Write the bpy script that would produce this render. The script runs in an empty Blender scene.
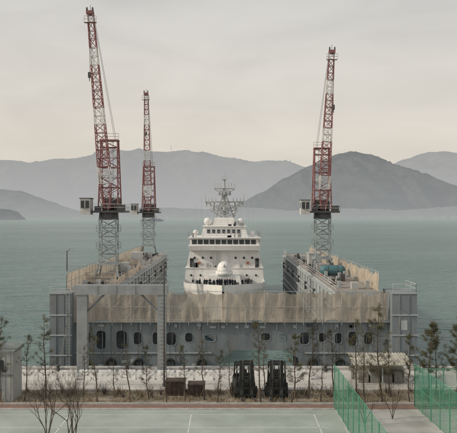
import bpy, math, random
from mathutils import Vector, noise
random.seed(7)
S=bpy.context.scene
S.view_settings.view_transform='Standard'; S.view_settings.look='None'; S.view_settings.exposure=0
COL=S.collection

# ---------------------------------------------------------------- materials
def mat(name,c,rough=0.7,var=0.25,scale=1.5,metal=0.0,bump=0.0,c2=None,stretch=(1,1,1),streak=None):
    m=bpy.data.materials.new(name); m.use_nodes=True
    nt=m.node_tree; N=nt.nodes; L=nt.links
    b=N['Principled BSDF']; b.inputs['Roughness'].default_value=rough; b.inputs['Metallic'].default_value=metal
    tc=N.new('ShaderNodeTexCoord'); mp=N.new('ShaderNodeMapping'); mp.inputs['Scale'].default_value=stretch
    L.new(tc.outputs['Object'],mp.inputs[0])
    n=N.new('ShaderNodeTexNoise'); n.inputs['Scale'].default_value=scale; n.inputs['Detail'].default_value=6; n.inputs['Roughness'].default_value=0.65
    L.new(mp.outputs[0],n.inputs['Vector'])
    r=N.new('ShaderNodeValToRGB'); r.color_ramp.elements[0].position=0.3; r.color_ramp.elements[1].position=0.7
    a=[x*(1-var) for x in c]; d=c2 if c2 else [min(1,x*(1+var)) for x in c]
    r.color_ramp.elements[0].color=(*a,1); r.color_ramp.elements[1].color=(*d,1)
    L.new(n.outputs['Fac'],r.inputs[0]); out=r.outputs[0]
    if streak:   # vertical rust / dirt runs
        m2=N.new('ShaderNodeMapping'); m2.inputs['Scale'].default_value=(2.2,2.2,0.12); L.new(tc.outputs['Object'],m2.inputs[0])
        n3=N.new('ShaderNodeTexNoise'); n3.inputs['Scale'].default_value=1.3; n3.inputs['Detail'].default_value=5; L.new(m2.outputs[0],n3.inputs['Vector'])
        r3=N.new('ShaderNodeMapRange'); r3.inputs['From Min'].default_value=0.54; r3.inputs['From Max'].default_value=0.72; r3.inputs['To Max'].default_value=streak[1]; L.new(n3.outputs['Fac'],r3.inputs[0])
        mx=N.new('ShaderNodeMixRGB'); L.new(r3.outputs[0],mx.inputs[0]); L.new(out,mx.inputs[1]); mx.inputs[2].default_value=(*streak[0],1); out=mx.outputs[0]
    L.new(out,b.inputs['Base Color'])
    if bump:
        bp=N.new('ShaderNodeBump'); bp.inputs['Strength'].default_value=bump; bp.inputs['Distance'].default_value=0.05
        n2=N.new('ShaderNodeTexNoise'); n2.inputs['Scale'].default_value=scale*8
        L.new(tc.outputs['Object'],n2.inputs['Vector']); L.new(n2.outputs['Fac'],bp.inputs['Height']); L.new(bp.outputs[0],b.inputs['Normal'])
    return m

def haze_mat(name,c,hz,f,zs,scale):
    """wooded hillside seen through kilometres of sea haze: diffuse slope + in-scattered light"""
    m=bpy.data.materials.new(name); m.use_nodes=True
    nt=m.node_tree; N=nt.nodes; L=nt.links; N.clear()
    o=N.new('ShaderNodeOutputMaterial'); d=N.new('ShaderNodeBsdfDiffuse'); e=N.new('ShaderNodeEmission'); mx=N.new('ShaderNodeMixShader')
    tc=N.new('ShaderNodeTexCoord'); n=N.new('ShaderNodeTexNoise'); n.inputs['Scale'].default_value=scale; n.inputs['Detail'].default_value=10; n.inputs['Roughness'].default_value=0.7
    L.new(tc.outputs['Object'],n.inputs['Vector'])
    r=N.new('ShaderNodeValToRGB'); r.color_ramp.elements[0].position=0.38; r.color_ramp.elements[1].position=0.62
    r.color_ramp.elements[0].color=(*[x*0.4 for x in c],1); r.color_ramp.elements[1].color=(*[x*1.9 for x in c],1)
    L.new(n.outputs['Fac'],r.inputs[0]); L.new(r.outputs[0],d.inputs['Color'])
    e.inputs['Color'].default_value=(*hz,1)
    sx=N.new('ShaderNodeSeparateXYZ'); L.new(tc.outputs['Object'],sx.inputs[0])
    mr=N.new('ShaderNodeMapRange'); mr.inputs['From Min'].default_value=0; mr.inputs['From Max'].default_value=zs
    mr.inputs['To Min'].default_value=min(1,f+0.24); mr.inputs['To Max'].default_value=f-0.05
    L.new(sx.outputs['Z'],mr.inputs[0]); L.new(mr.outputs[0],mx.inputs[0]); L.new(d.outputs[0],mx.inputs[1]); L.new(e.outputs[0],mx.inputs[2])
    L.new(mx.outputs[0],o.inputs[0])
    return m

def net_mat(name,c,alpha,sc=0.7,streak=True):
    m=bpy.data.materials.new(name); m.use_nodes=True
    nt=m.node_tree; N=nt.nodes; L=nt.links; N.clear()
    o=N.new('ShaderNodeOutputMaterial'); d=N.new('ShaderNodeBsdfDiffuse'); tr=N.new('ShaderNodeBsdfTranslucent'); t=N.new('ShaderNodeBsdfTransparent')
    m1=N.new('ShaderNodeMixShader'); m2=N.new('ShaderNodeMixShader'); m1.inputs[0].default_value=0.35
    tc=N.new('ShaderNodeTexCoord'); mp=N.new('ShaderNodeMapping'); mp.inputs['Scale'].default_value=(2.0,1,0.35) if streak else (1,1,1)
    L.new(tc.outputs['Object'],mp.inputs[0])
    n=N.new('ShaderNodeTexNoise'); n.inputs['Scale'].default_value=sc; n.inputs['Detail'].default_value=6; n.inputs['Roughness'].default_value=0.7
    L.new(mp.outputs[0],n.inputs['Vector'])
    r=N.new('ShaderNodeValToRGB'); r.color_ramp.elements[0].position=0.3; r.color_ramp.elements[1].position=0.7
    r.color_ramp.elements[0].color=(*[x*0.74 for x in c],1); r.color_ramp.elements[1].color=(*[min(1,x*1.18) for x in c],1)
    L.new(n.outputs['Fac'],r.inputs[0])
    L.new(r.outputs[0],d.inputs[0]); L.new(r.outputs[0],tr.inputs[0])
    L.new(d.outputs[0],m1.inputs[1]); L.new(tr.outputs[0],m1.inputs[2])
    mr=N.new('ShaderNodeMapRange'); mr.inputs['From Min'].default_value=0.3; mr.inputs['From Max'].default_value=0.7
    mr.inputs['To Min'].default_value=alpha-0.14; mr.inputs['To Max'].default_value=min(1,alpha+0.12)
    L.new(n.outputs['Fac'],mr.inputs[0]); L.new(mr.outputs[0],m2.inputs[0])
    L.new(t.outputs[0],m2.inputs[1]); L.new(m1.outputs[0],m2.inputs[2]); L.new(m2.outputs[0],o.inputs[0])
    return m

RUST=(0.18,0.115,0.08)
M={}
M['white']=mat('ship_white_paint',(0.78,0.77,0.75),0.45,0.07,0.6,streak=((0.45,0.40,0.34),0.4))
M['shipgrey']=mat('ship_grey_paint',(0.40,0.41,0.41),0.5,0.15)
M['deckgreen']=mat('ship_deck',(0.16,0.2,0.19),0.8)
M['glass']=mat('dark_glass',(0.03,0.035,0.04),0.15,0.1)
M['dockslate']=mat('dock_slate_paint',(0.19,0.215,0.23),0.6,0.28,0.5,stretch=(1,1,0.35),streak=(RUST,0.5))
M['dockpale']=mat('dock_inner_paint',(0.39,0.42,0.43),0.6,0.25,0.3,stretch=(1,1,0.3),streak=(RUST,0.5))
M['dockdeck']=mat('dock_deck',(0.28,0.25,0.22),0.85,0.35,0.5)
M['rim']=mat('opening_rim_paint',(0.26,0.29,0.30),0.6)
M['holeshade']=mat('opening_shade',(0.13,0.14,0.15),0.8,0.5,0.6)  # dark colour standing in for shade inside the bulkhead openings
M['steel']=mat('galvanised_steel',(0.36,0.38,0.38),0.5,0.15)
M['portal']=mat('portal_grey_paint',(0.27,0.29,0.30),0.6,0.2,0.7,streak=(RUST,0.4))
M['towergrey']=mat('crane_tower_grey',(0.31,0.345,0.355),0.55,0.2)
M['red']=mat('crane_red',(0.24,0.10,0.10),0.7,0.3,0.8)
M['cranewhite']=mat('crane_white',(0.56,0.55,0.53),0.55,0.15)
M['dark']=mat('dark_steel',(0.065,0.065,0.067),0.5,0.3)
M['cable']=mat('steel_cable',(0.08,0.08,0.08),0.6)
M['concrete']=mat('quay_concrete',(0.46,0.44,0.41),0.9,0.25,0.35,bump=0.3)
M['soil']=mat('planting_soil',(0.17,0.13,0.095),0.95,0.45,0.9,bump=0.8,c2=(0.40,0.35,0.27))
M['brick']=mat('reddish_paver',(0.22,0.14,0.11),0.9,0.3,2.0)
M['court']=mat('court_green_surface',(0.33,0.37,0.335),0.85,0.22,0.22)
M['line']=mat('painted_line',(0.60,0.60,0.57),0.7,0.25,3)
M['kerb']=mat('kerb_stone',(0.42,0.41,0.39),0.85)
M['plastic']=mat('barrier_white',(0.76,0.76,0.74),0.5,0.1,streak=((0.45,0.41,0.35),0.4))
M['rust']=mat('rusty_steel',(0.075,0.05,0.042),0.85,0.45,2.5)
M['bark']=mat('bark',(0.085,0.065,0.05),0.95,0.35,4)
M['needle']=mat('pine_needles',(0.045,0.06,0.025),0.8,0.45,1.2,c2=(0.12,0.11,0.05))
M['drygrass']=mat('dry_grass',(0.33,0.27,0.18),0.9,0.4,1.0)
M['rope']=mat('mooring_rope',(0.16,0.15,0.13),0.9)
M['stake']=mat('timber_stake',(0.24,0.17,0.11),0.9)
M['greenpost']=mat('green_fence_paint',(0.07,0.25,0.16),0.6,0.15)
M['greennet']=net_mat('green_court_netting',(0.10,0.35,0.25),0.26,1.0,False)
M['net']=net_mat('tan_scaffold_netting',(0.56,0.475,0.38),0.88)
M['netthin']=net_mat('tan_thin_netting',(0.58,0.50,0.41),0.80,0.9)
M['netdark']=net_mat('tan_worn_netting',(0.49,0.425,0.35),0.70,0.9)
M['hutwall']=mat('hut_grey_panel',(0.40,0.41,0.39),0.7,0.12,streak=((0.22,0.2,0.17),0.5))
M['hutroof']=mat('hut_roof',(0.17,0.19,0.18),0.7)
M['beige']=mat('beige_sheet',(0.42,0.40,0.34),0.7)
M['teal']=mat('teal_paint',(0.07,0.16,0.18),0.6)
M['orange']=mat('orange_paint',(0.45,0.14,0.05),0.6)
M['blue']=mat('blue_paint',(0.05,0.09,0.2),0.5)
M['navy']=mat('navy_uniform',(0.015,0.018,0.03),0.9)
M['skin']=mat('skin',(0.42,0.27,0.2),0.6)
M['black']=mat('black_rubber',(0.022,0.024,0.022),0.75,0.3)
M['tarp']=mat('grey_tarpaulin',(0.22,0.22,0.2),0.7,0.3)

# ---------------------------------------------------------------- mesh builder
class MB:
    def __init__(s): s.v=[];s.f=[];s.m=[]
    def prism(s,b,t,mi=0):
        k=len(s.v);n=len(b);s.v+=[tuple(p) for p in b]+[tuple(p) for p in t]
        s.f.append(tuple(range(k+n-1,k-1,-1)));s.f.append(tuple(range(k+n,k+2*n)));s.m+=[mi,mi]
        for i in range(n):
            j=(i+1)%n;s.f.append((k+i,k+j,k+n+j,k+n+i));s.m.append(mi)
    def box(s,x0,x1,y0,y1,z0,z1,mi=0):
        s.prism([(x0,y0,z0),(x1,y0,z0),(x1,y1,z0),(x0,y1,z0)],[(x0,y0,z1),(x1,y0,z1),(x1,y1,z1),(x0,y1,z1)],mi)
    def strut(s,a,b,w,mi=0,w2=None): s.cyl(a,b,w/2*1.2,(w2 or w)/2*1.2,4,mi)
    def cyl(s,a,b,r0,r1=None,n=8,mi=0):
        r1=r0 if r1 is None else r1
        a=Vector(a);b=Vector(b);d=(b-a)
        if d.length<1e-6:return
        d.normalize();u=d.orthogonal()
        if abs(d.z)<0.999: u=d.cross(Vector((0,0,1)))
        u.normalize();w=d.cross(u)
        P=[(u*math.cos(2*math.pi*i/n)+w*math.sin(2*math.pi*i/n)) for i in range(n)]
        s.prism([a+p*r0 for p in P],[b+p*r1 for p in P],mi)
    def quad(s,a,b,c,d,mi=0):
        k=len(s.v);s.v+=[tuple(a),tuple(b),tuple(c),tuple(d)];s.f.append((k,k+1,k+2,k+3));s.m.append(mi)
    def tri(s,a,b,c,mi=0):
        k=len(s.v);s.v+=[tuple(a),tuple(b),tuple(c)];s.f.append((k,k+1,k+2));s.m.append(mi)
    def sphere(s,c,r,mi=0,nu=14,nv=8,sz=1.0):
        k=len(s.v)
        for i in range(nv+1):
            th=math.pi*i/nv
            for j in range(nu):
                ph=2*math.pi*j/nu
                s.v.append((c[0]+r*math.sin(th)*math.cos(ph),c[1]+r*math.sin(th)*math.sin(ph),c[2]+r*sz*math.cos(th)))
        for i in range(nv):
            for j in range(nu):
                a=k+i*nu+j;b=k+i*nu+(j+1)%nu
                s.f.append((a,a+nu,b+nu,b));s.m.append(mi)
    def rail(s,pts,h=1.1,w=0.05,step=1.8,mi=0,rows=2):
        for a,b in zip(pts[:-1],pts[1:]):
            a=Vector(a);b=Vector(b);n=max(1,int((b-a).length/step))
            for r in range(1,rows+1):
                z=Vector((0,0,h*r/rows)); s.strut(a+z,b+z,w,mi)
            for i in range(n+1):
                p=a.lerp(b,i/n); s.strut(p,p+Vector((0,0,h)),w,mi)
    def sag(s,a,b,drop,r,mi=0,n=10):
        a=Vector(a);b=Vector(b);P=[a.lerp(b,i/n)-Vector((0,0,drop*4*(i/n)*(1-i/n))) for i in range(n+1)]
        for p,q in zip(P[:-1],P[1:]): s.cyl(p,q,r,r,5,mi)
    def obj(s,name,mats,parent=None,loc=(0,0,0),rz=0,smooth=False):
        me=bpy.data.meshes.new(name); me.from_pydata(s.v,[],s.f)
        for x in mats: me.materials.append(M[x] if isinstance(x,str) else x)
        me.polygons.foreach_set('material_index',s.m)
        if smooth: me.polygons.foreach_set('use_smooth',[True]*len(s.f))
        me.update(); o=bpy.data.objects.new(name,me); COL.objects.link(o); o.location=loc; o.rotation_euler=(0,0,rz)
        if parent: o.parent=parent
        return o
def empty(name,loc=(0,0,0),rz=0):
    o=bpy.data.objects.new(name,None); COL.objects.link(o); o.location=loc; o.rotation_euler=(0,0,rz); return o
def inst(src,name,loc,rz=0,sc=1.0):
    o=bpy.data.objects.new(name,src.data); COL.objects.link(o); o.location=loc; o.rotation_euler=(0,0,rz)
    o.scale=(sc,sc,sc) if not isinstance(sc,tuple) else sc; return o

# ---------------------------------------------------------------- water
def water():
    m=bpy.data.materials.new('sea_water'); m.use_nodes=True
    nt=m.node_tree;N=nt.nodes;L=nt.links;b=N['Principled BSDF'];o=N['Material Output']
    b.inputs['IOR'].default_value=1.33; b.inputs['Roughness'].default_value=0.14
    tc=N.new('ShaderNodeTexCoord')
    def nz(scale,st,det=4):
        mp=N.new('ShaderNodeMapping');mp.inputs['Scale'].default_value=st;L.new(tc.outputs['Object'],mp.inputs[0])
        n=N.new('ShaderNodeTexNoise');n.inputs['Scale'].default_value=scale;n.inputs['Detail'].default_value=det;n.inputs['Roughness'].default_value=0.6
        L.new(mp.outputs[0],n.inputs['Vector']);return n
    big=nz(0.008,(0.35,1,1),6)
    r=N.new('ShaderNodeValToRGB'); r.color_ramp.elements[0].position=0.35; r.color_ramp.elements[1].position=0.68
    r.color_ramp.elements[0].color=(0.105,0.185,0.172,1); r.color_ramp.elements[1].color=(0.175,0.265,0.248,1)
    L.new(big.outputs['Fac'],r.inputs[0]); L.new(r.outputs[0],b.inputs['Base Color'])
    n1=nz(0.5,(0.42,1,1),5); n2=nz(0.09,(0.4,1,1),4)
    ad=N.new('ShaderNodeMath');ad.operation='MULTIPLY_ADD';ad.inputs[1].default_value=3.0
    L.new(n2.outputs['Fac'],ad.inputs[0]);L.new(n1.outputs['Fac'],ad.inputs[2])
    bp=N.new('ShaderNodeBump');bp.inputs['Strength'].default_value=1.0;bp.inputs['Distance'].default_value=2.0
    L.new(ad.outputs[0],bp.inputs['Height']);L.new(bp.outputs[0],b.inputs['Normal'])
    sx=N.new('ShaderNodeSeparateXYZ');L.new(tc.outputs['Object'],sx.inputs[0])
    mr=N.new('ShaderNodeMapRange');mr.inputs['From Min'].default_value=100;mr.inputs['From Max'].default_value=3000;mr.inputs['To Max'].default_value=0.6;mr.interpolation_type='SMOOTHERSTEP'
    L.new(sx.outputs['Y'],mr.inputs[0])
    e=N.new('ShaderNodeEmission');e.inputs['Color'].default_value=(0.41,0.45,0.43,1)  # distance haze painted into the sea as emission, growing with Y
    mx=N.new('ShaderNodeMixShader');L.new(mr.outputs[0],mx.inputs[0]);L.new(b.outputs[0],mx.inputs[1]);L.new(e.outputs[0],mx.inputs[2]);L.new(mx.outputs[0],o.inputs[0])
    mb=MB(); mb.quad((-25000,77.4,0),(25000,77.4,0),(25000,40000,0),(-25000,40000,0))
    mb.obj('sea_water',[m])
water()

# ---------------------------------------------------------------- hills
def interp(pr,x):
    if x<=pr[0][0]: return pr[0][1]
    for (a,b),(c,d) in zip(pr[:-1],pr[1:]):
        if x<=c:
            t=(x-a)/(c-a); t2=t*t*(3-2*t); t=0.5*t+0.5*t2; return b+(d-b)*t
    return pr[-1][1]
def hill(name,pr,Y,depth,m,nx=300,ny=44,amp=0.1,seed=0,ws=1.0):
    mb=MB(); x0=pr[0][0];x1=pr[-1][0]
    for j in range(ny+1):
        v=j/ny; y=Y-depth+2*depth*v
        for i in range(nx+1):
            x=x0+(x1-x0)*i/nx; h=interp(pr,x)
            wx=x+160*noise.noise(Vector((x/400,y/400,seed+9)))+.25*(y-Y)
            n=noise.fractal(Vector((x/420+seed,y/420,seed)),1.0,2.1,6)
            rid=abs(noise.noise(Vector((wx/(260*ws)+seed,y/900,3))))*1.3+0.6*abs(noise.noise(Vector((wx/(105*ws)+seed,y/500,7))))
            c=max(0,math.cos((v-0.5)*math.pi))**1.1
            ww=0.05+0.95*min(1,abs(v-0.5)*3.4)
            hh=h*c*(1+amp*2.4*n*ww - 0.7*rid*ww)+ (7*n+5*noise.noise(Vector((x/28,y/28,seed))))*c-8
            mb.v.append((x,y,hh))
    for j in range(ny):
        for i in range(nx):
            a=j*(nx+1)+i; mb.f.append((a,a+1,a+nx+2,a+nx+1)); mb.m.append(0)
    return mb.obj(name,[m],smooth=True)
def prof(pts,D,base=214.0): # survey bearings/elevations -> metres at distance D
    return [((a-228.5)*D/700.0,20+(base-b)*D/700.0+8) for a,b in pts]
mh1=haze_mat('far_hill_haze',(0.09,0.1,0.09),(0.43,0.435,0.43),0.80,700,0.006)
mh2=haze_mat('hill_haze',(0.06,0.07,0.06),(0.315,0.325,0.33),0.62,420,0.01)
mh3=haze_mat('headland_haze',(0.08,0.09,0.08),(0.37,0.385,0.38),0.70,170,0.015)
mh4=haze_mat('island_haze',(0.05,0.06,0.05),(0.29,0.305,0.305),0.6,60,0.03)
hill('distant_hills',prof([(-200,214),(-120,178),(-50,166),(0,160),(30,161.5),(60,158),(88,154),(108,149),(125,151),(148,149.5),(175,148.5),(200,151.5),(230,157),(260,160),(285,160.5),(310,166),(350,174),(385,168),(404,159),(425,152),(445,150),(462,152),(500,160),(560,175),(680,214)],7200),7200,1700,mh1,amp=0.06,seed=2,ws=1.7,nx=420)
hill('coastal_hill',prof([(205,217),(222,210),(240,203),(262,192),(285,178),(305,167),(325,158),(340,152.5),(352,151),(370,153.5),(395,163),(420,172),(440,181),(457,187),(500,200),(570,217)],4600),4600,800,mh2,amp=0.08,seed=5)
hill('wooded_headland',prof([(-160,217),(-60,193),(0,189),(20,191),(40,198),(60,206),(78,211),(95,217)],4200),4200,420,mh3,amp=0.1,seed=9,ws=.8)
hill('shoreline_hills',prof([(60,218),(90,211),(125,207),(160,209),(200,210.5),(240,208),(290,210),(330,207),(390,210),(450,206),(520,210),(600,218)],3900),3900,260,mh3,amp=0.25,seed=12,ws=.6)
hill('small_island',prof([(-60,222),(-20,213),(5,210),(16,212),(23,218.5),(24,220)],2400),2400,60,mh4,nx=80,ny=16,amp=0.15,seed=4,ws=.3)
mb=MB(); R=random.Random(2)
for i in range(50):
    x=R.choice((R.uniform(-800,-100),R.uniform(300,1400))); w=R.uniform(8,20); mb.box(x,x+w,3560,3580,-1,R.uniform(4,8))
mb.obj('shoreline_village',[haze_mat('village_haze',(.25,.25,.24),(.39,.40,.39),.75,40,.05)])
mb=MB()
for x,h in ((-1240,42),(-1190,26),(-590,28)):
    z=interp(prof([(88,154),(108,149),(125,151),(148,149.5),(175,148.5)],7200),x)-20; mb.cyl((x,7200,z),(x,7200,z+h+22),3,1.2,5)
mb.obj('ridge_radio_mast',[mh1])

# ---------------------------------------------------------------- quay and ground
mb=MB()
mb.box(-400,400,-120,77,-6,3,0)
mb.obj('quay_ground',['concrete'])
mb=MB(); mb.box(-400,400,76.2,77.2,3.0,3.25,0)
mb.obj('quay_cope_edge',['kerb'])
mb=MB(); mb.quad((-120,62.6,3.004),(120,62.6,3.004),(120,67.2,3.004),(-120,67.2,3.004)); mb.obj('planting_bed_soil',['soil'])
mb=MB(); mb.quad((-120,60.9,3.008),(120,60.9,3.008),(120,62.4,3.008),(-120,62.4,3.008)); mb.obj('paver_path',['brick'])
mb=MB(); mb.box(-120,9.2,60.7,60.9,2.9,3.12); mb.box(-120,120,62.4,62.6,2.9,3.14); mb.box(-120,120,67.2,67.35,2.9,3.12); mb.obj('kerb',['kerb'])
mb=MB(); mb.quad((-70,20,3.004),(9.2,20,3.004),(9.2,60.6,3.004),(-70,60.6,3.004)); mb.obj('sports_court_pavement',['court'])
mb=MB()
def ln(x0,x1,y0,y1): mb.quad((x0,y0,3.008),(x1,y0,3.008),(x1,y1,3.008),(x0,y1,3.008))
ln(-60,8,59.2,59.3); ln(-60,8,55.6,55.7)
for x in (-13.5,-3.2,7.2): ln(x,x+0.1,30,59.19)
mb.obj('court_line_markings',['line'])

# ---------------------------------------------------------------- floating dock
dock=empty('floating_dry_dock')
def part(mb,name,mats,smooth=False): return mb.obj(name,mats,parent=dock,smooth=smooth)
Y0,Y1=90,176
mb=MB()
mb.box(-21,-15.5,Y0,Y1,-4,10,0); mb.box(13.7,19.6,Y0,Y1,-4,10,0)
part(mb,'wing_walls',['dockpale'])
mb=MB(); mb.quad((-20.95,Y0,10.004),(-15.55,Y0,10.004),(-15.55,Y1,10.004),(-20.95,Y1,10.004)); mb.quad((13.75,Y0,10.004),(19.55,Y0,10.004),(19.55,Y1,10.004),(13.75,Y1,10.004))
part(mb,'wing_decks',['dockdeck'])
mb=MB()
for y in range(Y0+2,Y1,4):
    mb.box(-15.5,-15.25,y,y+0.3,0,9.8,0); mb.box(13.45,13.7,y,y+0.3,0,9.8,0)
for z in (3.2,6.4,9.5):
    mb.box(-15.5,-15.1,Y0,Y1,z,z+0.25,1); mb.box(13.3,13.7,Y0,Y1,z,z+0.25,1)
for z in (4.6,7.8):
    mb.cyl((13.4,Y0,z),(13.4,Y1,z),0.14,n=6,mi=1); mb.cyl((-15.2,Y0,z),(-15.2,Y1,z),0.14,n=6,mi=1)
for y in range(Y0+6,Y1,12):
    mb.box(13.2,13.66,y+1,y+2.1,7.0,8.3,2); mb.box(-15.46,-15.0,y+1,y+2.1,7.0,8.3,2)
part(mb,'inner_wall_ribs',['dockpale','steel','dark'])
def holed_wall(name,outline,holes,y,t,m):
    cu=bpy.data.curves.new(name,'CURVE'); cu.dimensions='2D'; cu.fill_mode='BOTH'; cu.extrude=t/2
    def sp(pts):
        s=cu.splines.new('POLY'); s.points.add(len(pts)-1)
        for p,q in zip(s.points,pts): p.co=(q[0],q[1],0,1)
        s.use_cyclic_u=True
    sp(outline); rims=[]
    for (x0,x1,z0,z1) in holes:
        r=min(x1-x0,z1-z0)*0.34; pts=[]
        for cx,cz,a0 in ((x1-r,z1-r,0),(x0+r,z1-r,90),(x0+r,z0+r,180),(x1-r,z0+r,270)):
            for k in range(5):
                a=math.radians(a0+k*22.5); pts.append((cx+r*math.cos(a),cz+r*math.sin(a)))
        sp(pts); rims.append(pts)
    ob=bpy.data.objects.new(name,cu); COL.objects.link(ob)
    dg=bpy.context.evaluated_depsgraph_get(); dg.update()
    me=bpy.data.meshes.new_from_object(ob.evaluated_get(dg)); bpy.data.objects.remove(ob)
    for v in me.vertices: v.co=Vector((v.co.x,-v.co.z,v.co.y))
    me.materials.clear(); me.materials.append(M[m])
    o=bpy.data.objects.new(name,me); COL.objects.link(o); o.location=(0,y,0); o.parent=dock
    rb=MB()
    for pts in rims:
        n=len(pts)
        for i in range(n):
            a=pts[i];b=pts[(i+1)%n]; rb.strut((a[0],y-t/2-0.02,a[1]),(b[0],y-t/2-0.02,b[1]),0.06,0)
    part(rb,name+'_rims',['rim'])
holes=[(-18.3,-17.4,3.7,5.1),(-16.7,-15.5,2.9,5.3),(-14.2,-12.8,2.9,5.3),(-12.0,-11.0,3.5,5.1),(-9.6,-8.5,3.5,5.1),(-7.9,-6.6,3.4,5.1),(-5.5,-4.5,3.8,5.0),
 (-3.0,-1.6,3.9,4.9),(4.1,5.3,4.0,5.0),(6.3,7.2,4.0,5.0),(9.0,10.2,3.5,5.1),(11.4,12.3,3.8,5.0),(13.4,14.3,3.6,5.0),(15.1,16.2,3.3,5.2),(17.1,18.2,3.5,5.1)]
outl=[(-19.5,-2),(-2,-2),(-0.8,1.8),(0.6,2.8),(7.2,2.8),(8.8,1.8),(9.6,-2),(20.3,-2),(20.3,6.4),(-19.5,6.4)]
holed_wall('end_bulkhead',outl,holes,88.6,0.5,'dockslate')
mb=MB()  # dark back panels added so the openings look shaded, plus pipes
mb.box(-15.4,-3.9,89.9,90.0,-2,6.2,0); mb.box(8.3,13.6,89.9,90.0,-2,6.2,0); mb.box(3.6,5.8,89.9,90.0,2.8,6.2,0)
mb.box(-21,-15.5,89.7,89.8,-2,6.2,0); mb.box(13.7,19.6,89.7,89.8,-2,6.2,0)
for z in (2.6,): mb.box(-19.4,-3.9,88.86,89.69,z,z+.08,0); mb.box(8.3,19.5,88.86,89.69,z,z+.08,0)
for x in (-18.0,-16.1,-13.3,-11.4,-7.2,9.5,13.8,17.6): mb.cyl((x,89.4,2.7),(x,89.4,6.2),.09,n=8,mi=1)
part(mb,'opening_backs_and_pipes',['holeshade','steel'])
mb=MB()
mb.box(-22.2,-19.5,86.8,90,-2,10.2,0); mb.box(20.3,23.4,86.8,92,-2,10.2,0)
for z in (2.5,5,7.5,10.2):
    mb.box(-22.3,-19.4,86.7,86.8,z-0.1,z+0.04,3); mb.box(20.2,23.5,86.7,86.8,z-0.1,z+0.04,3)
for x in (-21.4,-20.4,21.2,22.4): mb.box(x-.04,x+.04,86.72,86.8,0,10.05,0)
mb.box(-19.5,20.3,87.9,88.3,6.35,6.7,3)
for x in [i*2.45-18.4 for i in range(16)]: mb.box(x-0.05,x+0.05,88.2,88.345,5.45,6.35,3); mb.box(x-0.05,x+0.05,88.2,88.345,-0.5 if not -3<x<9.8 else 2.9,2.85,0)
mb.box(-19.5,-2.1,88.2,88.345,2.4,2.52,3); mb.box(9.6,20.3,88.2,88.345,2.4,2.52,3)
mb.rail([(-22.1,86.9,10.2),(-19.6,86.9,10.2)],mi=2,w=.04); mb.rail([(20.4,86.9,10.2),(23.3,86.9,10.2),(23.3,91.9,10.2)],mi=2,w=.04)
for i in range(26): mb.box(-20.1,-19.7,86.62,86.66,0.2+i*.38,.24+i*.38,1)
for x in (-20.1,-19.7): mb.box(x-.03,x+.03,86.62,86.68,0,10.8,1)
mb.box(21.4,22.2,86.77,86.8,5.6,6.8,3)
R=random.Random(9)
for i in range(26):
    x=R.uniform(-18.5,19.5); z=R.choice((1.2,.6,5.7,5.8)); 
    if -3<x<9.8: z=5.6
    mb.box(x,x+R.uniform(.3,.8),88.22,88.345,z,z+R.uniform(.25,.5),R.choice((1,4,3)))
part(mb,'end_towers_and_flange',['dockslate','steel','cranewhite','dockpale','dark'])
mb=MB()
for x in (-18,-14.8,-11.4,-7.4,-3.4,10.6,14.0,17.6):
    z=1.2;n=14
    for i in range(n):
        a=2*math.pi*i/n;b=2*math.pi*(i+1)/n; mb.cyl((x+.5*math.cos(a),88.1,z+.5*math.sin(a)),(x+.5*math.cos(b),88.1,z+.5*math.sin(b)),.2,n=6)
    mb.cyl((x,88.15,1.7),(x,88.25,6.4),.025,n=4)
part(mb,'tyre_fenders',['black'])
mb=MB(); mb.box(-21,19.6,Y0,Y1+3,-6,-2.5); part(mb,'pontoon',['dockslate'])
# nets
def net(name,a,b,z0,z1,mats,sag=0.25,seed=0,nz_=7,dens=3.4,bay=2.4):
    a=Vector(a);b=Vector(b);L=(b-a).length;n=int(L*dens);d=(b-a).normalized();nn=Vector((-d.y,d.x,0));mb=MB();R=random.Random(seed)
    drops=[R.choice((0,0,.1,.25,.5)) for _ in range(60)]; lift=[R.choice((0,0,0,.2,.4)) for _ in range(60)]; mk=[R.randrange(len(mats)) for _ in range(60)]
    for i in range(n+1):
        t=i/n;bi=int(t*L/bay);f=(t*L/bay)%1.0; sg=4*f*(1-f)
        for j in range(nz_+1):
            w=j/nz_; top=z1-(sag+drops[bi]*.6)*sg+0.1*noise.noise(Vector((i*0.13,seed,0))); bot=z0+lift[bi]*sg
            z=bot+(top-bot)*w
            off=0.25*noise.noise(Vector((i*0.6,j*0.2,seed)))+0.2*sg*math.sin(w*math.pi)+.14*noise.noise(Vector((i*1.1+j*.5,j*.5,seed)))
            p=a.lerp(b,t)+nn*off; mb.v.append((p.x,p.y,z))
    for i in range(n):
        bi=int(i/n*L/bay)
        for j in range(nz_):
            k=i*(nz_+1)+j; mb.f.append((k,k+nz_+1,k+nz_+2,k+1)); mb.m.append(mk[bi])
    part(mb,name,mats,smooth=True)
    ps=MB();k=int(L/bay)
    for i in range(k+1):
        p=a+d*(i*bay); ps.cyl((p.x,p.y,z0-0.3),(p.x,p.y,z1+0.25),0.035,n=5)
    for z in (z0+0.1,(z0+z1)/2,z1): ps.strut((a.x,a.y,z),(b.x,b.y,z),0.05)
    part(ps,name+'_posts',['steel'])
net('end_netting',(-19.4,87.7,0),(19.9,87.7,0),6.4,10.3,['netthin','netdark','netthin'],seed=1)
net('outer_netting_a',(-20.8,90.3,0),(-20.8,172,0),10.0,12.5,['net'],seed=2,dens=2)
net('outer_netting_b',(19.4,90.3,0),(19.4,166,0),10.0,12.5,['net'],seed=3,dens=2)
net('inner_netting_a',(-15.6,90.3,0),(-15.6,126,0),10.0,11.3,['net'],seed=5,dens=2)
net('deck_screen',(-20.6,101,0),(-16.2,101,0),10.0,11.6,['net'],seed=6)
net('deck_screen_b',(-20.6,127,0),(-16.0,127,0),10.0,12.0,['net'],seed=8)
mb=MB()
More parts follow.
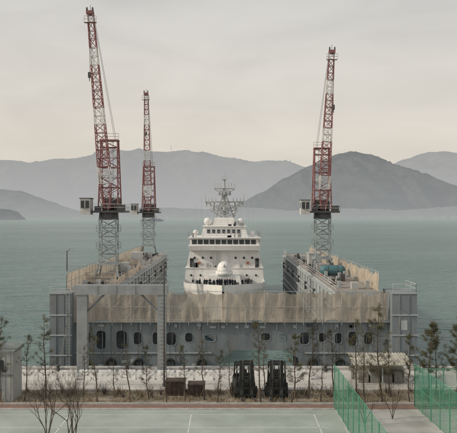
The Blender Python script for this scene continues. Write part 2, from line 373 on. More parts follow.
mb.rail([(-15.65,126,10),(-15.65,Y1,10)],mi=0,rows=3); mb.rail([(13.85,Y0,10),(13.85,Y1,10)],mi=0,rows=3)
part(mb,'inner_handrails',['cranewhite'])
mb=MB()
for x,y in ((-17,96),(-17.2,113),(-17,131),(-17,150),(15.2,99),(15.2,128),(15.4,140),(15.2,155)):
    mb.cyl((x-0.35,y,10),(x-0.35,y,10.9),0.22,0.26,8,0); mb.cyl((x+0.35,y,10),(x+0.35,y,10.9),0.22,0.26,8,0); mb.box(x-0.8,x+0.8,y-0.4,y+0.4,10,10.15,0)
mb.box(15.3,17.6,133,137,10.01,12.4,3); mb.box(15.2,17.7,132.9,137.1,12.4,12.55,1)
mb.box(14.8,15.6,112,113,10.01,10.8,2); mb.box(-19.5,-17.6,140,144,10.01,12.3,3); mb.box(-18.8,-17.4,122,124,10.01,11.5,1)
mb.box(16.4,17.3,93,94.2,10.01,10.9,3)
R=random.Random(21)
for sx,x0,x1 in ((0,-20.2,-16.3),(1,14.6,18.8)):
    for i in range(34):
        x=R.uniform(x0,x1);y=R.uniform(92,165);w=R.uniform(.2,.7);mb.box(x,x+w,y,y+R.uniform(.3,1.2),10.01,10.2+R.uniform(.1,1.0),R.choice((0,1,3,3,4)))
    for i in range(10):
        x=R.uniform(x0,x1);y=R.uniform(92,160); mb.cyl((x,y,10.25),(x+.2,y+R.uniform(2,5),10.25),.12,n=6,mi=R.choice((0,1)))
part(mb,'deck_gear',['dark','steel','orange','shipgrey','tarp'])
mb=MB()
mb.cyl((15.4,112,11.0),(17.9,112,11.0),0.85,0.85,16,0); mb.sphere((15.4,112,11.0),0.85,0); mb.sphere((17.9,112,11.0),0.85,0)
mb.box(15.5,15.8,111.3,112.7,10,10.5,1); mb.box(17.5,17.8,111.3,112.7,10,10.5,1); mb.cyl((16.6,112,11.8),(16.6,112,12.2),.2,n=8,mi=1)
for x in (15.9,17.4): mb.cyl((x-.04,112,11.0),(x+.04,112,11.0),.88,n=16,mi=1)
mb.obj('deck_storage_tank',['teal','dark'])
mb=MB()
for a,b in (((-20,87.4,8.2),(-18.5,76.4,3.4)),((21.5,87,8.5),(18,76.4,3.4)),((-9,88,6.2),(-11,76.4,3.4)),((12,88,6.2),(10.5,76.4,3.4))): mb.sag(a,b,.7,.035)
mb.obj('mooring_line',['rope'])
def bollard(x):
    mb=MB(); mb.cyl((0,0,0),(0,0,.12),.35,.33,12); mb.cyl((0,0,.12),(0,0,.5),.2,.17,12); mb.cyl((0,0,.5),(0,0,.65),.3,.26,12); mb.obj('mooring_bollard',['dark'],loc=(x,75.9,3.0))
for x in (-18.5,-11,10.5,18): bollard(x)

# portal frame on the quay
mb=MB()
mb.box(-16.2,-15.1,74.6,75.6,3,11.4,0); mb.box(-7.6,-6.7,74.6,75.6,3,11.4,0); mb.box(-16.4,-6.5,74.5,75.7,11.4,12.4,0)
for x in (-15.65,-7.15): mb.box(x-0.8,x+0.8,74.2,76.0,3,3.3,1)
for z in [3.8+0.4*i for i in range(19)]: mb.box(-7.45,-6.9,74.5,74.54,z,z+0.04,1)
mb.strut((-15.1,75.1,9.6),(-13.3,75.1,11.4),0.2,0); mb.strut((-7.6,75.1,9.6),(-9.4,75.1,11.4),0.2,0)
for x in (-14,-12,-10): mb.box(x,x+.08,74.46,74.5,11.42,12.38,0)
mb.rail([(-16.3,74.6,12.4),(-6.6,74.6,12.4)],h=0.9,mi=1,w=0.03)
mb.obj('steel_portal_frame',['portal','steel'])

# ---------------------------------------------------------------- cranes
def lattice(mb,p0,p1,w0,w1,n,sw,mf,ax=(1,0,0)):
    p0=Vector(p0);p1=Vector(p1);d=(p1-p0).normalized();u=Vector(ax);u=(u-d*u.dot(d)).normalized();v=d.cross(u)
    def ring(t):
        w=(w0(t) if callable(w0) else w0+(w1-w0)*t)/2;c=p0.lerp(p1,t); return [c+u*w*a+v*w*b for a,b in ((1,1),(-1,1),(-1,-1),(1,-1))]
    for i in range(n):
        A=ring(i/n);B=ring((i+1)/n);m=mf(i/n)
        for k in range(4):
            mb.strut(A[k],B[k],sw,m); mb.strut(A[k],A[(k+1)%4],sw*0.7,m)
            if i%2: mb.strut(A[k],B[(k+1)%4],sw*0.65,m)
            else: mb.strut(A[(k+1)%4],B[k],sw*0.65,m)
    R=ring(1)
    for k in range(4): mb.strut(R[k],R[(k+1)%4],sw,mf(1))
def crane(loc,lean,leany,tip,rz=0,s=1.0):
    mb=MB()
    for x in (-1.7,1.7):
        for y in (-1.7,1.7):
            mb.strut((x,y,0.5),(x*0.78,y*0.78,2.4),0.3,0); mb.box(x-0.45,x+0.45,y-0.7,y+0.7,0,0.6,3)
    mb.box(-1.6,1.6,-1.6,1.6,2.3,2.55,0)
    lattice(mb,(0,0,2.6),(0,0,9.2),2.5,2.5,5,0.17,lambda t:0)
    for z in (4.8,7.4):
        mb.rail([(-1.6,-1.6,z),(1.6,-1.6,z),(1.6,1.6,z),(-1.6,1.6,z),(-1.6,-1.6,z)],h=0.9,w=0.04,mi=0)
        mb.box(-1.65,1.65,-1.65,-1.3,z-0.08,z,0);mb.box(-1.65,1.65,1.3,1.65,z-0.08,z,0)
    for i in range(16): mb.box(-0.25,0.25,-1.40,-1.36,2.8+i*0.4,2.84+i*0.4,0)
    mb.strut((-0.25,-1.38,2.6),(-0.25,-1.38,9.2),0.05,0);mb.strut((0.25,-1.38,2.6),(0.25,-1.38,9.2),0.05,0)
    mb.cyl((0,0,9.2),(0,0,10.2),1.55,1.45,16,3)
    mb.box(-2.4,2.7,-2.0,3.4,10.2,10.5,3)
    mb.rail([(-2.2,-2.0,10.5),(2.7,-2.0,10.5),(2.7,3.4,10.5)],h=1.0,w=0.045,mi=1)
    mb.box(-1.2,1.4,1.2,3.3,10.5,12.4,3); mb.box(1.5,2.6,-1.6,-0.4,10.51,11.4,3); mb.box(-1.9,-1.0,-1.6,-.8,10.51,11.2,3)
    mb.cyl((-.8,.2,11.2),(.9,.2,11.2),.55,n=14,mi=3)
    mb.prism([(-3.9,-2.2,9.9),(-2.4,-2.2,9.9),(-2.4,0.0,9.9),(-3.9,0.0,9.9)],[(-3.9,-2.4,12.3),(-2.4,-2.4,12.3),(-2.4,0.0,12.3),(-3.9,0.0,12.3)],1)
    mb.box(-4.0,-2.3,-2.5,0.1,12.3,12.42,3)
    mb.box(-3.75,-2.55,-2.47,-2.3,10.9,12.0,4); mb.box(-3.93,-3.9,-1.9,-0.4,11.0,12.0,4); mb.box(-3.2,-3.1,-2.49,-2.46,10.9,12.0,1)
    z0,dz=10.5,10.8
    for x in (-1.5,1.5):
        mb.strut((x,-0.6,z0),(x*0.85,0.4,z0+dz),0.2,2); mb.strut((x,2.9,z0),(x*0.85,1.5,z0+dz),0.18,2)
        for i in range(7):
            t=(i+0.3)/7;t2=min(1,(i+1.3)/7)
            f=lambda t:Vector((x*(1-0.15*t),-0.6+1.0*t,z0+dz*t)); g=lambda t:Vector((x*(1-0.15*t),2.9-1.4*t,z0+dz*t))
            mb.strut(f(t),g(t),0.1,2); mb.strut(f(t) if i%2 else g(t),g(t2) if i%2 else f(t2),0.08,2)
    for i in range(7):
        t=(i+0.3)/7;t2=min(1,(i+1.3)/7)
        for q,yy in enumerate((lambda t:-0.6+1.0*t,lambda t:2.9-1.4*t)):
            P=lambda sx,t,yy=yy:Vector((sx*1.5*(1-0.15*t),yy(t),z0+dz*t))
            mb.strut(P(-1,t),P(1,t),0.11,1 if i%2 else 2)
            if q==0 or i%2: mb.strut(P(-1,t),P(1,t2),0.075,2 if i%3 else 1)
            if q==0 or not i%2: mb.strut(P(1,t),P(-1,t2),0.075,1 if i%2 else 2)
    mb.box(-1.4,1.4,0.2,1.7,z0+dz-.1,z0+dz+.12,2); mb.rail([(-1.5,0.1,z0+dz+.1),(1.5,0.1,z0+dz+.1)],h=0.9,w=0.04,mi=2)
    b0=Vector((0,-1.0,10.8)); b1=Vector((lean,leany,tip))
    def bw(t): return 0.8+0.95*min(1,t/0.15) if t<0.15 else 1.75-0.95*(t-0.15)/0.85
    lattice(mb,b0,b1,bw,0,23,0.13,lambda t:1 if (int(t*10)%3==1 or t>.93) else 2)
    mb.box(b1.x-0.5,b1.x+0.5,b1.y-0.8,b1.y+0.5,b1.z-0.2,b1.z+0.3,2)
    for sx in (-.5,.35): mb.cyl((b1.x+sx,b1.y-0.4,b1.z+0.45),(b1.x+sx+.15,b1.y-0.4,b1.z+0.45),0.42,n=12,mi=3)
    mb.strut((b1.x,b1.y,b1.z+.3),(b1.x,b1.y,b1.z+1.3),.06,3)
    q=b0.lerp(b1,0.95)
    mb.rail([(q.x-0.9,q.y-0.9,q.z),(q.x+0.9,q.y-0.9,q.z)],h=0.9,w=0.045,mi=2); mb.box(q.x-0.9,q.x+0.9,q.y-0.9,q.y-0.4,q.z-0.06,q.z,2)
    for x in (-0.5,0.5):
        mb.cyl((x*2,1.0,z0+dz),(b1.x+x,b1.y,b1.z),0.03,n=4,mi=5); mb.cyl((x*1.5,1.2,z0+dz),(b1.x+x*.8,b1.y,b1.z),0.03,n=4,mi=5)
        mb.cyl((x*0.6,2.2,12.3),(x*0.9,1.3,z0+dz),0.03,n=4,mi=5)
    hy=b1.y-1.2; hx=b1.x+0.1
    mb.cyl((hx,hy,b1.z+0.2),(hx,hy,tip-9),0.025,n=4,mi=5); mb.box(hx-0.2,hx+0.2,hy-0.15,hy+0.15,tip-9.8,tip-9,3); mb.cyl((hx,hy,tip-9.8),(hx,hy,tip-10.4),0.08,0.04,6,3)
    o=mb.obj('lattice_boom_crane',['towergrey','cranewhite','red','dark','glass','cable'],loc=loc,rz=rz); o.scale=(s,s,s); return o
crane((-18.3,107,10.01),-2.4,-2.0,40.0)
crane((-19.1,167,10.01),-0.3,-2.0,38.2)
crane((16.1,120,10.01),1.3,-2.0,37.2)

# ---------------------------------------------------------------- ship
ship=empty('coast_guard_ship',(-0.8,0,0))
def sp(mb,n,mats,smooth=False): return mb.obj(n,mats,parent=ship,smooth=smooth)
st=[(103,0.15,8.6,0.05),(106,1.8,8.4,0.5),(110,3.6,8.1,1.6),(115,5.3,7.7,3.2),(121,6.6,7.2,5.0),(128,7.4,6.8,6.4),(140,7.8,6.5,7.4),(170,7.8,6.4,7.6),(195,7.2,6.4,7.0)]
mb=MB()
for (y,b,z,w) in st:
    mb.v+=[(-b,y,z+0.9),(-b,y,z),(-w,y+0.0,0.2),(-w*0.8,y,-3),(w*0.8,y,-3),(w,y,0.2),(b,y,z),(b,y,z+0.9)]
for i in range(len(st)-1):
    for j in range(7):
        a=i*8+j
        if j==3: continue
        mb.f.append((a,a+1,a+9,a+8)); mb.m.append(0 if j in(0,1,5,6) else 1)
    a=i*8; mb.f.append((a+1,a+6,a+14,a+9)); mb.m.append(2)
mb.f.append((64,65,66,67,68,69,70,71)); mb.m.append(0)
sp(mb,'hull',['white','blue','deckgreen'])
mb=MB()
def tier(x0,x1,y0,y1,z0,z1,ins,fr,mi=0):
    mb.prism([(x0,y0,z0),(x1,y0,z0),(x1,y1,z0),(x0,y1,z0)],[(x0+ins,y0+fr,z1),(x1-ins,y0+fr,z1),(x1-ins,y1,z1),(x0+ins,y1,z1)],mi)
tier(-7.7,7.7,135,172,6.5,9.6,0.25,0.25); tier(-7.4,7.4,136,170,9.62,13.0,0.7,0.5)
mb.box(-7.6,7.6,135.1,171,9.5,9.65,0)
tier(-6.9,6.9,134.9,150,13.0,13.9,-0.1,-0.25)
tier(-6.7,6.7,134.9,149,13.9,15.3,0.1,0.35)
mb.box(-7.0,7.0,134.6,149.5,15.3,15.5,0)
tier(-4.6,4.6,137,147,15.5,17.5,0.5,0.4); mb.box(-4.4,4.4,137,147.5,17.5,17.65,0)
tier(-2.3,2.3,139,145,17.65,19.3,0.4,0.4)
tier(-4.2,4.2,152,164,13.0,18.4,0.8,0.8,1)
tier(-3.2,3.2,129.5,135,6.6,8.6,0.3,0.5)
sp(mb,'superstructure',['white','shipgrey'])
mb=MB()
for i in range(11):
    x=-6.25+i*1.14; mb.prism([(x,134.93,14.2),(x+0.92,134.93,14.2),(x+0.92,135.1,14.2),(x,135.1,14.2)],[(x,135.12,15.05),(x+0.92,135.12,15.05),(x+0.92,135.4,15.05),(x,135.4,15.05)])
for i in range(7):
    x=-3.4+i*0.98; mb.prism([(x,137.02,16.3),(x+0.6,137.02,16.3),(x+0.6,137.3,16.3),(x,137.3,16.3)],[(x,137.22,16.95),(x+0.6,137.22,16.95),(x+0.6,137.5,16.95),(x,137.5,16.95)])
for x in (-5.8,-4.2,-2.6,2.2,3.8,5.4): mb.cyl((x,136.05,11.5),(x,136.4,11.5),0.22,n=12)
for x in (-6.4,-4.6,4.3,6.1): mb.cyl((x,135.0,8.2),(x,135.4,8.2),0.2,n=12)
for x in (-6.7,6.0): mb.box(x,x+0.7,135.98,136.5,9.7,11.4)
for y in (138,141,144): 
    for sx in (-1,1): mb.box(sx*6.63-0.1,sx*6.63+0.1,y,y+1.8,14.15,15.05)
sp(mb,'windows',['glass'])
mb=MB()
mb.rail([(-7.5,135.2,9.65),(7.5,135.2,9.65)],w=0.04,rows=3,step=1.3); mb.rail([(-6.9,134.7,15.5),(6.9,134.7,15.5),(6.9,149,15.5)],w=0.04,rows=3,step=1.3); mb.rail([(-6.9,134.7,15.5),(-6.9,149,15.5)],w=0.04,rows=3)
mb.rail([(-4.3,137.1,17.65),(4.3,137.1,17.65)],w=0.04,rows=3,step=1.1); mb.rail([(-2.0,139.4,19.3),(2.0,139.4,19.3)],w=0.04,rows=3,step=.8)
lattice(mb,(0,142,19.2),(0,142,25.2),1.9,0.7,6,0.15,lambda t:0)
mb.cyl((0,142,19.2),(0,142,27.0),0.32,0.16,8)
for sx in (-1,1): mb.cyl((sx*1.9,143.5,19.2),(sx*0.3,142,24),0.14,0.1,6)
mb.box(-3.9,3.9,141.8,142.2,22.3,22.6); mb.box(-2.8,2.8,141.5,142.5,20.6,20.8); mb.box(-2.1,2.1,141.8,142.2,25.0,25.25); mb.box(-1.3,1.3,141.4,142.6,23.8,23.95)
for x in (-3.9,-3.2,-2.5,-1.8,1.8,2.5,3.2,3.9): mb.cyl((x,142,22.5),(x,142,24.1 if abs(x)>3.5 else 23.3),0.09,0.05,5)
for x in (-3.7,-2.9,-2.1,2.1,2.9,3.7): mb.cyl((x,142,22.3),(x,142,21.5),0.17,0.15,8)
for x in (-2.0,-1.4,-.8,.8,1.4,2.0): mb.cyl((x,142,25.2),(x,142,26.3),0.07,0.04,5)
for sx in (-1,1):
    mb.strut((sx*3.7,142,22.3),(sx*0.4,142,20.8),0.1); mb.strut((sx*2.6,142,20.6),(sx*0.6,142,19.4),0.1); mb.strut((sx*2.0,142,25.0),(sx*.3,142,23.9),.08)
    mb.rail([(sx*1.0,141.5,20.8),(sx*2.8,141.5,20.8)],h=.8,w=.04,step=.6); mb.cyl((sx*2.3,141.9,20.8),(sx*2.3,141.9,21.7),.28,.22,8)
    mb.cyl((sx*1.1,141.9,23.95),(sx*1.1,141.9,24.6),.2,.15,8)
mb.rail([(-1.3,141.4,23.95),(1.3,141.4,23.95)],h=.7,w=.04,step=.6)
mb.box(-1.7,1.7,140.6,140.9,21.5,21.85); mb.cyl((0,140.75,20.8),(0,140.75,21.5),0.3,n=8); mb.box(-0.6,0.6,140.3,141.5,20.6,20.8)
mb.box(-1.1,1.1,140.9,141.15,24.5,24.75); mb.cyl((0,141,23.95),(0,141,24.5),.2,n=8)
mb.box(-0.5,0.5,141.5,142.5,26.9,27.05); mb.cyl((0,142,27),(0,142,28.3),0.06,0.03,5); mb.cyl((0.35,142,27),(0.35,142,27.9),0.05,0.03,5); mb.cyl((-0.35,142,27),(-0.35,142,27.7),0.05,0.03,5)
for x in (-5.8,5.6): mb.cyl((x,140,15.5),(x,140,22.0),0.04,0.02,5)
for x,y in ((-5.0,150),(5.1,151)): mb.cyl((x,y,13),(x,y,23.5),0.05,0.02,5)
for sx in (-1,1): mb.cyl((sx*3.8,142,22.4),(sx*4.0,138,17.6),.02,n=3); mb.cyl((sx*2.4,142,22.4),(sx*2.6,138,17.6),.02,n=3)
sp(mb,'mast_and_rails',['shipgrey'])
mb=MB()
for x,y,z,r in ((-3.4,141,18.5,0.8),(3.3,141,18.5,0.7),(-5.7,138,16.4,0.5),(5.5,138,16.3,0.5),(1.9,144,20.0,0.5)):
    mb.sphere((x,y,z),r); mb.cyl((x,y,z-r-0.6),(x,y,z-r*0.7),r*0.45,n=8)
mb.cyl((0,131,8.6),(0,131,9.3),1.6,1.6,16)
mb.sphere((0,131,9.9),1.3,nu=16,nv=8,sz=1.0); mb.cyl((0,131,9.2),(0,131,10.0),1.35,1.3,16)
mb.cyl((0,130,10.3),(0,126.2,10.9),0.13,0.1,8); mb.cyl((0,130,10.3),(0,128.6,10.53),0.28,0.2,8)
sp(mb,'radomes_and_gun',['white'],smooth=True)
mb=MB()
R=random.Random(33)
for i in range(26):
    x=R.uniform(-6.3,6.0);lv=R.choice(((135.0,9.7),(134.7,15.5),(137.0,17.66),(134.4,6.9)))
    if lv[1]>17 : x*=.55
    w=R.uniform(.2,.7); mb.box(x,x+w,lv[0]+.15,lv[0]+.55,lv[1],lv[1]+R.uniform(.3,.9),R.choice((0,0,1,2)))
for x in (-2.2,0.9): mb.box(x,x+.05,135.8,136.0,9.7,12.9,2)
for x in (-1.5,-.9): mb.box(x,x+.04,135.9,136.05,9.7,13,0)
for i in range(8): mb.box(-1.5,-.88,135.92,135.96,9.9+i*.38,9.94+i*.38,0)
for x in (-4.9,4.6): mb.cyl((x,135.9,10.5),(x,136.1,10.5),.3,n=14,mi=3)
for sx in (-1,1):
    mb.cyl((sx*6.6,150,14.3),(sx*6.6,156,14.3),0.9,0.9,10,3); mb.cyl((sx*6.6,156,14.3),(sx*6.6,157.2,14.4),0.9,0.3,10,3); mb.cyl((sx*6.6,148.8,14.4),(sx*6.6,150,14.3),0.3,0.9,10,3)
sp(mb,'deckhouse_fittings',['shipgrey','dark','steel','orange','blue'])
mb=MB()
for x in (-2.0,2.0):
    mb.cyl((x-0.6,119,7.9),(x+0.6,119,7.9),0.5,n=12,mi=0); mb.box(x-0.8,x+0.8,118.5,119.5,7.2,7.5,0)
for x,y in ((-3.0,113),(3.0,113),(-4.6,120),(4.6,120)): 
    mb.cyl((x,y,7.4),(x,y,8.6),0.2,n=8,mi=0); mb.cyl((x,y+0.7,7.4),(x,y+0.7,8.6),0.2,n=8,mi=0)
mb.box(-1.2,1.2,123,125.5,6.9,8.6,1); mb.cyl((0,105,8.6),(0,105,11.0),0.05,n=5,mi=1)
sp(mb,'foredeck_gear',['dark','shipgrey'])

# ---------------------------------------------------------------- crew
def person():
    J={'pel':(0,0,.95,.14),'ch':(0,0.0,1.3,.17),'nk':(0,0,1.5,.06),'hd':(0,-.02,1.6,.095),'hd2':(0,-.02,1.7,.085),
       'sl':(-.2,0,1.43,.065),'el':(-.27,.02,1.15,.05),'wl':(-.26,-.08,.9,.035),'fl':(-.25,-.11,.8,.04),
       'sr':(.2,0,1.43,.065),'er':(.28,.02,1.16,.05),'wr':(.22,-.14,.95,.035),'fr':(.2,-.2,.88,.04),
       'hl':(-.1,0,.88,.1),'kl':(-.12,-.02,.5,.07),'al':(-.13,.02,.09,.05),'tl':(-.14,-.14,.04,.045),
       'hr':(.1,0,.88,.1),'kr':(.13,-.02,.5,.07),'ar':(.15,.02,.09,.05),'tr':(.16,-.14,.04,.045)}
    K=list(J); E=[('pel','ch'),('ch','nk'),('nk','hd'),('hd','hd2'),('ch','sl'),('sl','el'),('el','wl'),('wl','fl'),('ch','sr'),('sr','er'),('er','wr'),('wr','fr'),
       ('pel','hl'),('hl','kl'),('kl','al'),('al','tl'),('pel','hr'),('hr','kr'),('kr','ar'),('ar','tr')]
    me=bpy.data.meshes.new('p'); me.from_pydata([J[k][:3] for k in K],[(K.index(a),K.index(b)) for a,b in E],[])
    o=bpy.data.objects.new('p',me); COL.objects.link(o)
    o.modifiers.new('s','SKIN')
    for k,sv in zip(K,me.skin_vertices[0].data): sv.radius=(J[k][3],J[k][3]*0.85 if k!='ch' else .12)
    me.skin_vertices[0].data[0].use_root=True
    o.modifiers.new('u','SUBSURF').levels=1
    dg=bpy.context.evaluated_depsgraph_get(); dg.update()
    r=bpy.data.meshes.new_from_object(o.evaluated_get(dg)); bpy.data.objects.remove(o)
    r.materials.clear()
    for x in ('navy','skin'): r.materials.append(M[x])
    for p in r.polygons:
        c=p.center; p.use_smooth=True
        p.material_index=1 if (1.5<c.z<1.68 and c.y<0.02) or (abs(c.x)>.17 and c.z<0.88 and c.z>0.7) else 0
    return r
pm=person()
for i in range(20):
    x=-0.8+random.uniform(-4.4,4.2); y=random.uniform(114.5,122); z=7.7-(y-115)*0.083
    if 118<y<120 and abs(x+0.8)<3: y=116.5; z=7.58
    o=bpy.data.objects.new('sailor',pm); COL.objects.link(o); o.location=(x,y,z); o.rotation_euler=(0,0,random.uniform(-2.5,2.5)); k=random.uniform(.95,1.06); o.scale=(k,k,k)

# ---------------------------------------------------------------- quay objects
mb=MB()
mb.prism([(-.92,-.28,0),(.92,-.28,0),(.92,.28,0),(-.92,.28,0)],[(-.9,-.2,.45),(.9,-.2,.45),(.9,.2,.45),(-.9,.2,.45)])
mb.prism([(-.9,-.19,.45),(.9,-.19,.45),(.9,.19,.45),(-.9,.19,.45)],[(-.86,-.1,.95),(.86,-.1,.95),(.86,.1,.95),(-.86,.1,.95)])
for x in (-.55,0,.55): mb.box(x-.06,x+.06,-.24,-.195,.42,.9)
mb.cyl((0.3,0,.95),(0.3,0,1.03),.08,n=8)
B0=mb.obj('water_filled_barrier',['plastic'],loc=(-20.5,72,3))
for i in range(1,15): inst(B0,'water_filled_barrier',(-20.5+i*2.0+random.uniform(-.06,.06),72+random.uniform(-.15,.15),3),random.uniform(-.07,.07))
mb=MB(); mb.rail([(-30,69.6,3),(8.6,69.6,3)],h=1.1,w=0.045,step=0.9,rows=3); mb.obj('white_quay_railing',['plastic'])
def crate(loc,w,d,h):
    mb=MB(); mb.box(-w/2,w/2,-d/2,d/2,.12,h,0)
    for x in [(-w/2)+w*i/4 for i in range(5)]: mb.box(x-.05,x+.05,-d/2-.06,-d/2-.003,.1,h,0)
    for z in (.12,h): mb.box(-w/2-.06,w/2+.06,-d/2-.09,d/2+.06,z-.05,z+.05,0)
    for x in (-w/3,w/3): mb.box(x-.1,x+.1,-d/2,d/2,0,.12,1)
    return mb.obj('rusty_steel_bin',['rust','dark'],loc=loc)
crate((-5.0,66.2,3.01),1.8,1.4,1.3); crate((-3.0,66.0,3.01),1.5,1.3,1.05)
def forklift(loc,rz):
    mb=MB()
    mb.prism([(-.95,0,.45),(.95,0,.45),(.95,2.9,.5),(-.95,2.9,.5)],[(-.9,.1,1.35),(.9,.1,1.35),(.85,2.8,1.5),(-.85,2.8,1.5)],0)
    mb.prism([(-.9,2.2,.5),(.9,2.2,.5),(.8,3.3,.6),(-.8,3.3,.6)],[(-.88,2.2,1.7),(.88,2.2,1.7),(.75,3.1,1.6),(-.75,3.1,1.6)],0)
    for x in (-.85,.85):
        mb.cyl((x-.22,.2,.5),(x+.22,.2,.5),.5,n=16,mi=1); mb.cyl((x-.2,2.5,.4),(x+.2,2.5,.4),.4,n=16,mi=1)
        mb.strut((x*.95,.2,1.35),(x*.9,.6,2.9),.12,0); mb.strut((x*.95,2.2,1.6),(x*.9,1.9,2.9),.12,0)
    for i in range(6): mb.box(-.85,.85,.5+i*.27,.62+i*.27,2.88,2.96,0)
    for x in (-.5,.5):
        mb.box(x-.12,x+.12,-.5,-.2,.15,3.4,0); mb.box(x*.7-.07,x*.7+.07,-.56,-.3,.2,3.55,2)
        mb.box(x-.09,x+.09,-1.7,-.55,.12,.2,2); mb.box(x-.09,x+.09,-.63,-.55,.12,1.1,2)
        mb.cyl((x*.4,-.35,.3),(x*.4,-.35,3.0),.05,n=8,mi=2)
    for z in (.4,1.2,2.2,3.1,3.4): mb.box(-.62,.62,-.42,-.28,z,z+.12,0)
    mb.box(-.8,.8,-.66,-.56,.3,.42,0); mb.box(-.8,.8,-.66,-.56,.95,1.07,0)
    for i in range(5): mb.box(-.7+i*.32,-.64+i*.32,-.62,-.57,1.07,1.75,0)
    mb.box(-.75,.75,-.64,-.56,1.75,1.83,0)
    mb.box(-.4,.4,1.3,1.9,1.4,1.6,1); mb.box(-.35,.35,1.75,1.95,1.6,2.2,1)
    for x in (-.75,.75): mb.cyl((x,-.02,2.6),(x,.1,2.6),.1,n=8,mi=3)
    return mb.obj('forklift_truck',['black','black','dark','steel'],loc=loc,rz=rz)
forklift((1.6,64.8,3.01),0.12); forklift((4.45,64.8,3.01),-0.08)
mb=MB()
for x in (12.7,15.3,18.0):
    for y in (69.5,72.2): mb.strut((x,y,3),(x,y,5.0 if y<70 else 5.5),.14,1)
mb.prism([(12.4,69.1,5.0),(18.3,69.1,5.0),(18.3,72.6,5.5),(12.4,72.6,5.5)],[(12.4,69.1,5.1),(18.3,69.1,5.1),(18.3,72.6,5.6),(12.4,72.6,5.6)],0)
for i in range(20): mb.strut((12.5+i*.3,69.08,5.13),(12.5+i*.3,72.6,5.63),.06,0)
mb.box(12.8,17.9,72.2,72.28,3,5.3,0)
for i in range(4): mb.box(13.1+i*1.2,14.1+i*1.2,70.4,71.8,3.01,3.8+.3*(i%2),2)
mb.obj('storage_shelter',['beige','steel','tarp'])
hut=empty('quay_guard_hut',(-21.4,64.6,3))
mb=MB(); mb.box(-1.9,1.9,-1.4,1.4,0,4.5,0); mb.box(-1.95,1.95,-1.46,-1.4,2.35,2.5,1)
for i in range(9): mb.box(-1.9+i*.45,-1.87+i*.45,-1.43,-1.4,0,4.4,1)
mb.obj('walls',['hutwall','hutroof'],parent=hut)
mb=MB(); mb.prism([(-2.1,-1.6,4.5),(2.1,-1.6,4.5),(2.1,1.6,4.5),(-2.1,1.6,4.5)],[(-2.1,-1.6,4.65),(2.1,-1.6,4.65),(2.1,1.6,4.85),(-2.1,1.6,4.85)]); mb.obj('roof',['hutroof'],parent=hut)
mb=MB(); mb.box(-.1,1.1,-1.5,-1.46,2.8,3.8); mb.box(-1.6,-.7,-1.5,-1.46,.05,2.1); mb.obj('window_and_door',['glass'],parent=hut)
def lamp(loc,h,arm):
    mb=MB(); mb.cyl((0,0,0),(0,0,h),.1,.06,8); mb.cyl((0,0,0),(0,0,.3),.2,.18,8)
    mb.cyl((0,0,h-.1),(arm,0,h+.35),.045,.04,6); mb.box(min(arm,arm*1.5),max(arm,arm*1.5),-.14,.14,h+.28,h+.4,1)
    return mb.obj('street_lamp',['dark','steel'],loc=loc)
lamp((-6.35,69,3.0),12.3,.45); lamp((-21.0,91,10.01),5.2,.5)

# ---------------------------------------------------------------- green court fences
def fence(a,b,h):
    a=Vector(a);b=Vector(b);L=(b-a).length;n=max(1,round(L/2.2));e=empty('green_mesh_fence')
    mb=MB()
    for i in range(n+1):
        p=a.lerp(b,i/n); mb.cyl(p,p+Vector((0,0,h+.05)),.045,n=8)
    for z in (.1,h*.5,h): mb.strut(a+Vector((0,0,z)),b+Vector((0,0,z)),.04)
    k=int(L/.16)
    for i in range(k): 
        p=a.lerp(b,i/k); mb.strut(p+Vector((0,0,.1)),p+Vector((0,0,h)),.01)
    k=int(h/.16)
    for i in range(k): mb.strut(a+Vector((0,0,.1+i*.16)),b+Vector((0,0,.1+i*.16)),.01)
    mb.obj('posts_and_wires',['greenpost'],parent=e)
    mb=MB(); d=(b-a).normalized(); nn=Vector((-d.y,d.x,0)); N_=int(L/.35)
    for i in range(N_+1):
        for j in range(9):
            w=j/8; p=a.lerp(b,i/N_)+nn*(.05+.09*noise.noise(Vector((i*.4,j*.5,a.x)))); mb.v.append((p.x,p.y,3.1+w*(h-.12)))
    for i in range(N_):
        for j in range(8):
            q=i*9+j; mb.f.append((q,q+9,q+10,q+1)); mb.m.append(0)
    mb.obj('mesh_panel',['greennet'],parent=e,smooth=True)
fence((9.3,61.4,3),(9.6,40,3),3.8)
fence((16.4,61.6,3),(17.3,40,3),3.8)
fence((16.4,61.6,3),(24,61.6,3),3.4)

